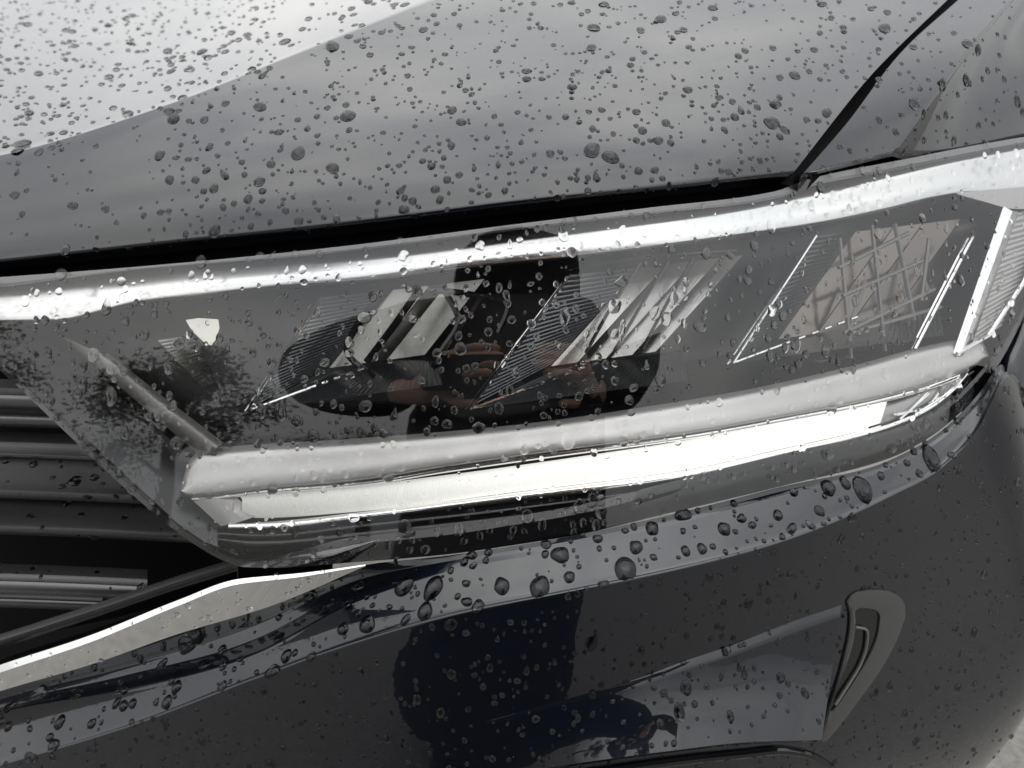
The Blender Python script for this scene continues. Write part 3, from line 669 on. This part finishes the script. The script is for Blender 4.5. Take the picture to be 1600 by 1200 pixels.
for s in (-1, 1):
    sh, el, wr = arm(s)
    hd = (s * .104, -.487, .972, .036); kn = (s * .086, -.466, .982, .033)
    ch.append([(0, PY + .03, 1.13, .07), sh[:3] + (.05,), el[:3] + (.036,), wr, hd, kn])
    for f, (dz, ln, cu) in enumerate(((.030, .062, .010), (.012, .068, .012), (-.006, .064, .012), (-.024, .052, .010))):
        b = (s * .084, -.464, .981 + dz, .0112)
        ch.append([kn, b, (s * (.084 - ln * .45), -.446 - .002 * f, .981 + dz + .004, .0106), (s * (.084 - ln * .8), -.440 - .004, .981 + dz + .002, .0098), (s * (.084 - ln), -.446, .981 + dz, .0085)])
    ch.append([hd, (s * .092, -.500, .925, .012), (s * .072, -.482, .905, .0105), (s * .052, -.470, .905, .009)])
    jk.append([(0, PY + .03, 1.17, (.20, .12)), (sh[0] * 1.1, sh[1], sh[2], .115), (el[0], el[1], el[2], .115), (wr[0] * 1.15, wr[1] - .024, wr[2] + .005, .055)])
    ch.append([(0, PY, .70, .10), (s * .10, PY, .64, .06), (s * .11, PY + .14, .40, .045), (s * .115, PY, .10, .036)])
    tr.append([(0, PY, .66, .15), (s * .10, PY, .62, .105), (s * .11, PY + .14, .40, .078), (s * .115, PY, .09, .066)])
    sho = skin_obj('shoe', [[(s * .115, PY - .05, .045, .042), (s * .118, PY + .06, .045, .043), (s * .122, PY + .17, .035, .033)]], CLOTH, None, 2); pers_parts.append(sho)
pers_parts += [skin_obj('body', ch, SKIN, None, 2), skin_obj('jacket', jk, CLOTH, None, 2), skin_obj('trousers', tr, TROUSER, None, 2, 1),
               skin_obj('hair', [[(0, PY + .06, 1.33, .085), (0, PY + .075, 1.41, .095), (0, PY + .09, 1.455, .06)]], HAIR, None, 2)]
for o in pers_parts: o.parent = pers; o.matrix_parent_inverse = Matrix.Translation((0, -PY, 0))
def rbox(mb, cx, hx, hz, y0, y1, M, r=.01, n=5):
    out = []
    for k, (sx, sz) in enumerate(((1, 1), (-1, 1), (-1, -1), (1, -1))):
        for i in range(n + 1):
            a = math.pi / 2 * (k + i / n); out.append((cx + sx * (hx - r) + r * math.cos(a), sz * (hz - r) + r * math.sin(a)))
    P = lambda y: [np.array(M @ Vector((x, y, z))) for x, z in out]
    return mb.prism(P(y0), P(y1))
PM = Matrix.Translation(Vector(CAM)) @ Matrix.Rotation(-PITCH, 4, 'X')
ph = rbox(MB(), -.055, .074, .036, -.0215, -.0135, PM).build('smartphone', PHONE, None, smooth=False)
tag(ph, 'black smartphone held in both hands, mirrored in the headlamp', 'phone')
mb = MB()
for (x, z, r) in ((0, 0, .009), (-.0, -.021, .009)):
    mb.tube([np.array(PM @ Vector((x, y, z))) for y in (-.0138, -.0122)], r, 20)
q = mb.build('camera_ring', RING, ph)
LEAF = vary(mat('tree_leaves', (.05, .075, .03), .6), 1.2, 0, 0, cols=((.03, .05, .018), (.085, .085, .03))); BARK = vary(mat('bark', (.09, .07, .05), .9), 8, .85, .95)
def tree(x, y, h, cr, seed, label):
    rg = np.random.default_rng(seed); t = tag(empty('tree', (x, y, 0)), label, 'tree', 'trees across the street mirrored in the lamp')
    mb = MB(); mb.tube([(0, 0, 0), (.05, 0, h * .25), (-.05, .1, h * .5), (0, 0, h * .85)], [.17, .13, .09, .03], 8); tips = []
    for k in range(9):
        a = rg.uniform(0, 6.28); z0 = h * rg.uniform(.3, .7); L_ = cr * rg.uniform(.6, 1.05); e = (L_ * math.cos(a), L_ * math.sin(a), z0 + L_ * rg.uniform(.3, .9))
        mb.tube([(0, 0, z0), (e[0] * .5, e[1] * .5, (z0 + e[2]) / 2 + .1), e], [.06, .04, .012], 5); tips.append(e)
    tips += [(0, 0, h * .9), (0, 0, h * .75)]
    q = mb.build('trunk', BARK, t)
    V = []; F = []
    for k in range(9000):
        c = tips[rg.integers(len(tips))]; s = rg.normal(size=3) * cr * .22; p = np.array(c) + s; a = rg.normal(size=3); a /= np.linalg.norm(a); b = np.cross(a, rg.normal(size=3)); b /= np.linalg.norm(b); sz = rg.uniform(.03, .065)
        o = len(V); V += [p + a * sz, p + b * sz * .6, p - a * sz, p - b * sz * .6]; F.append((o, o + 1, o + 2, o + 3))
    cm_ = MB().add(V, F); cw = cm_.build('crown', LEAF, t, smooth=False); cw['kind'] = 'stuff'
tree(-5.2, -8.6, 5.6, 1.25, 1, 'tall leafy tree across the street, mirrored at the left end of the lamp')
tree(-9.4, -7.8, 6.6, 1.5, 2, 'broad leafy tree at the outer left, mirrored beside the grille')
tree(-2.9, -11.5, 3.6, 1.15, 3, 'low bushy tree mirrored in the middle of the lamp left of the photographer')
# ------------------------------------------------------------------ raindrops
bpy.context.view_layer.update()
TREES = {k: bvh_of(o) for k, o in PANELS.items()}
def hit(px, py):
    r = Vector(ray(px, py)).normalized(); best = None
    for k, t in TREES.items():
        p, n, i, d = t.ray_cast(Vector(CAM), r)
        if p is not None and (best is None or d < best[3]): best = (k, p, n, d)
    return best
def drop_mesh(r, h, e, rings, segs, seed, sag, trail=0., ang=math.radians(78), closed=True):
    """verts of one bead of water in its own frame: x across, y downhill, z out of the surface"""
    rg = np.random.default_rng(seed); ph = rg.uniform(0, 6.28, 4); am = rg.uniform(0, 1, 4) * np.array([.10, .07, .05, .03])
    phi = np.linspace(0, 2 * np.pi, segs, endpoint=False)
    rad = 1 + am[0] * np.cos(2 * phi + ph[0]) + am[1] * np.cos(3 * phi + ph[1]) + am[2] * np.cos(4 * phi + ph[2]) + am[3] * np.cos(5 * phi + ph[3])
    V = []
    for i in range(rings):
        t = 1 - i / rings
        a = ang * t; rr = math.sin(a) / math.sin(ang); hh = (math.cos(a) - math.cos(ang)) / (1 - math.cos(ang))
        x = r * rr * rad * np.cos(phi); y = r * e * rr * rad * np.sin(phi); y = y + sag * r * hh
        if trail: y = np.where(y < 0, y * (1 + trail), y); x = x * np.where(y < 0, 1 - .55 * np.minimum(1, -y / (r * e * (1 + trail))), 1)
        V.append(np.stack([x, y, np.full(segs, h * hh)], 1))
    V = np.concatenate(V + [np.array([[0, sag * r, h]]), np.array([[0, 0, -.01 * h]])])
    F = []
    for i in range(rings - 1):
        for j in range(segs): k = (j + 1) % segs; F.append((i * segs + j, i * segs + k, (i + 1) * segs + k, (i + 1) * segs + j))
    top = rings * segs; bot = top + 1
    for j in range(segs):
        k = (j + 1) % segs
        F.append(((rings - 1) * segs + j, (rings - 1) * segs + k, top))
        if closed: F.append((k, j, bot))
    if not closed: V = V[:-1]
    return V, F
GRAV = Vector((0, 0, -1))
def frame_of(n):
    n = n.normalized(); g = GRAV - n * GRAV.dot(n)
    if g.length < 1e-3: g = Vector((0, -1, 0))
    y = g.normalized(); x = y.cross(n); return x, y, n, g.length
# how many per 1000 photo pixels, radius median (mm), spread, largest (mm)
def spec(k, px, py):
    if k == 'bonnet':
        cr = pchip([p[0] for p in crease_px], [p[1] for p in crease_px], [min(max(px, -250), 1900)])[0]
        if py < cr: return (7.8 if px < 420 else 4.0) * (1.0 if py < 110 else .75), 1.6, .45, 4.6
        return 3.8 * (.4 if px < 260 else 1), 1.25, .5, 4.8
    if k == 'wing': return 2.6, 1.25, .6, 5.0
    if k == 'lens': return 2.8, 1.35, .5, 3.6
    if k.startswith('slat'): return .8, 1.9, .5, 4.2
    if k == 'chrome': return 2.6, 1.0, .4, 2.4
    ye = yE(min(max(px, -250), 1560))
    if py < ye: return 3.0, 1.7, .75, 6.2
    return (2.6, 1.2, .45, 3.2)
cand = []
X0, X1, Y0, Y1 = -120, 1720, -45, 1290
N = int((X1 - X0) * (Y1 - Y0) / 1000 * 8)
occ = {}
for _ in range(N):
    px, py = RNG.uniform(X0, X1), RNG.uniform(Y0, Y1); b = hit(px, py)
    if b is None: continue
    k, p, n, d = b; lam, med, sg, mxr = spec(k, px, py)
    if RNG.uniform() > lam / 8: continue
    r = min(med * math.exp(RNG.normal() * sg), mxr) * 1e-3
    if r < .0004: continue
    cell = (int(p[0] / .008), int(p[1] / .008), int(p[2] / .008)); bad = False
    for dx in (-1, 0, 1):
        for dy in (-1, 0, 1):
            for dz in (-1, 0, 1):
                for q, rq in occ.get((cell[0] + dx, cell[1] + dy, cell[2] + dz), ()):
                    if (q - p).length < (rq + r) * 1.02: bad = True
    if bad: continue
    occ.setdefault(cell, []).append((p, r))
    if n.dot(Vector(CAM) - p) < 0: n = -n
    inside = -5 < px < 1605 and -5 < py < 1205
    cand.append((r * FPX / d if inside else 0, k, p, n, r))
cand.sort(key=lambda c: -c[0])
WHERE = {'slat': ('raindrop hanging on a black grille slat left of the headlamp', 'raindrops on the grille slats'),
         'bonnet': ('large clear raindrop beaded on the black bonnet', 'large raindrops beaded on the bonnet'),
         'wing': ('large raindrop on the black wing panel right of the bonnet gap', 'large raindrops on the wing beside the bonnet gap'),
         'lens': ('large raindrop clinging to the clear headlamp cover', 'large raindrops on the headlamp cover'),
         'chrome': ('raindrop on the chrome strip below the headlamp', 'raindrops on the chrome strip'),
         'scoop': ('raindrop on the intake recess at the lower right of the bumper', 'raindrops on the bumper intake recess'),
         'bumper': ('large raindrop lying on the black bumper below the headlamp', 'large raindrops on the bumper')}
SV, SF, SM = [], [], []; so = 0
for i, (pxr, k, p, n, r) in enumerate(cand):
    x, y, z, g = frame_of(n); big = i < 290
    e = float(np.exp(RNG.normal() * .16)) * (1 + .18 * g); hgt = r * RNG.uniform(.42, .68) * (1 - .12 * min(1, r / .005)) * (.72 if k == 'lens' else 1)
    trail = RNG.uniform(.3, 1.3) if RNG.uniform() < (.10 if g > .4 else .04) else 0.
    V, F = drop_mesh(r * (.8 if trail else 1), hgt, e, 8 if big else 5, 28 if big else 14, 1000 + i, RNG.uniform(.05, .22) * g, trail, math.radians(62 if k == 'lens' else 78), k not in ('lens', 'chrome'))
    th = RNG.normal() * (.25 if g > .3 else 1.0); c_, s_ = math.cos(th), math.sin(th)
    X = x * c_ + y * s_; Y = y * c_ - x * s_
    M = np.array([X[:], Y[:], z[:]]).T
    thin = k in ('lens', 'chrome')
    off = .00005 if thin else .00004 + .022 * r
    mi = [0 if len(f) == 4 or f[2] == (8 if big else 5) * (28 if big else 14) else 1 for f in F]
    if big:
        me = bpy.data.meshes.new('raindrop'); me.from_pydata([tuple(v) for v in V @ M.T], [], F); me.polygons.foreach_set('use_smooth', [True] * len(F))
        me.materials.append(WATER); me.materials.append(WETTED); me.polygons.foreach_set('material_index', mi); o = bpy.data.objects.new('raindrop', me); o.location = p + n * off; COL.objects.link(o)
        wk = 'slat' if k.startswith('slat') else k; tag(o, WHERE[wk][0], 'raindrop', WHERE[wk][1])
    else:
        SV.append(V @ M.T + np.array(p + n * off)); SF.extend([tuple(a + so for a in f) for f in F]); SM.extend(mi); so += len(V)
me = bpy.data.meshes.new('fine_raindrops'); me.from_pydata([tuple(v) for v in np.concatenate(SV)], [], SF); me.polygons.foreach_set('use_smooth', [True] * len(SF)); me.materials.append(WATER); me.materials.append(WETTED); me.polygons.foreach_set('material_index', SM)
fo = bpy.data.objects.new('fine_raindrops', me); COL.objects.link(fo)
tag(fo, 'fine raindrops spattered all over the black car and its headlamp', 'raindrops', None, 'stuff')
print('DROPS', len(cand))
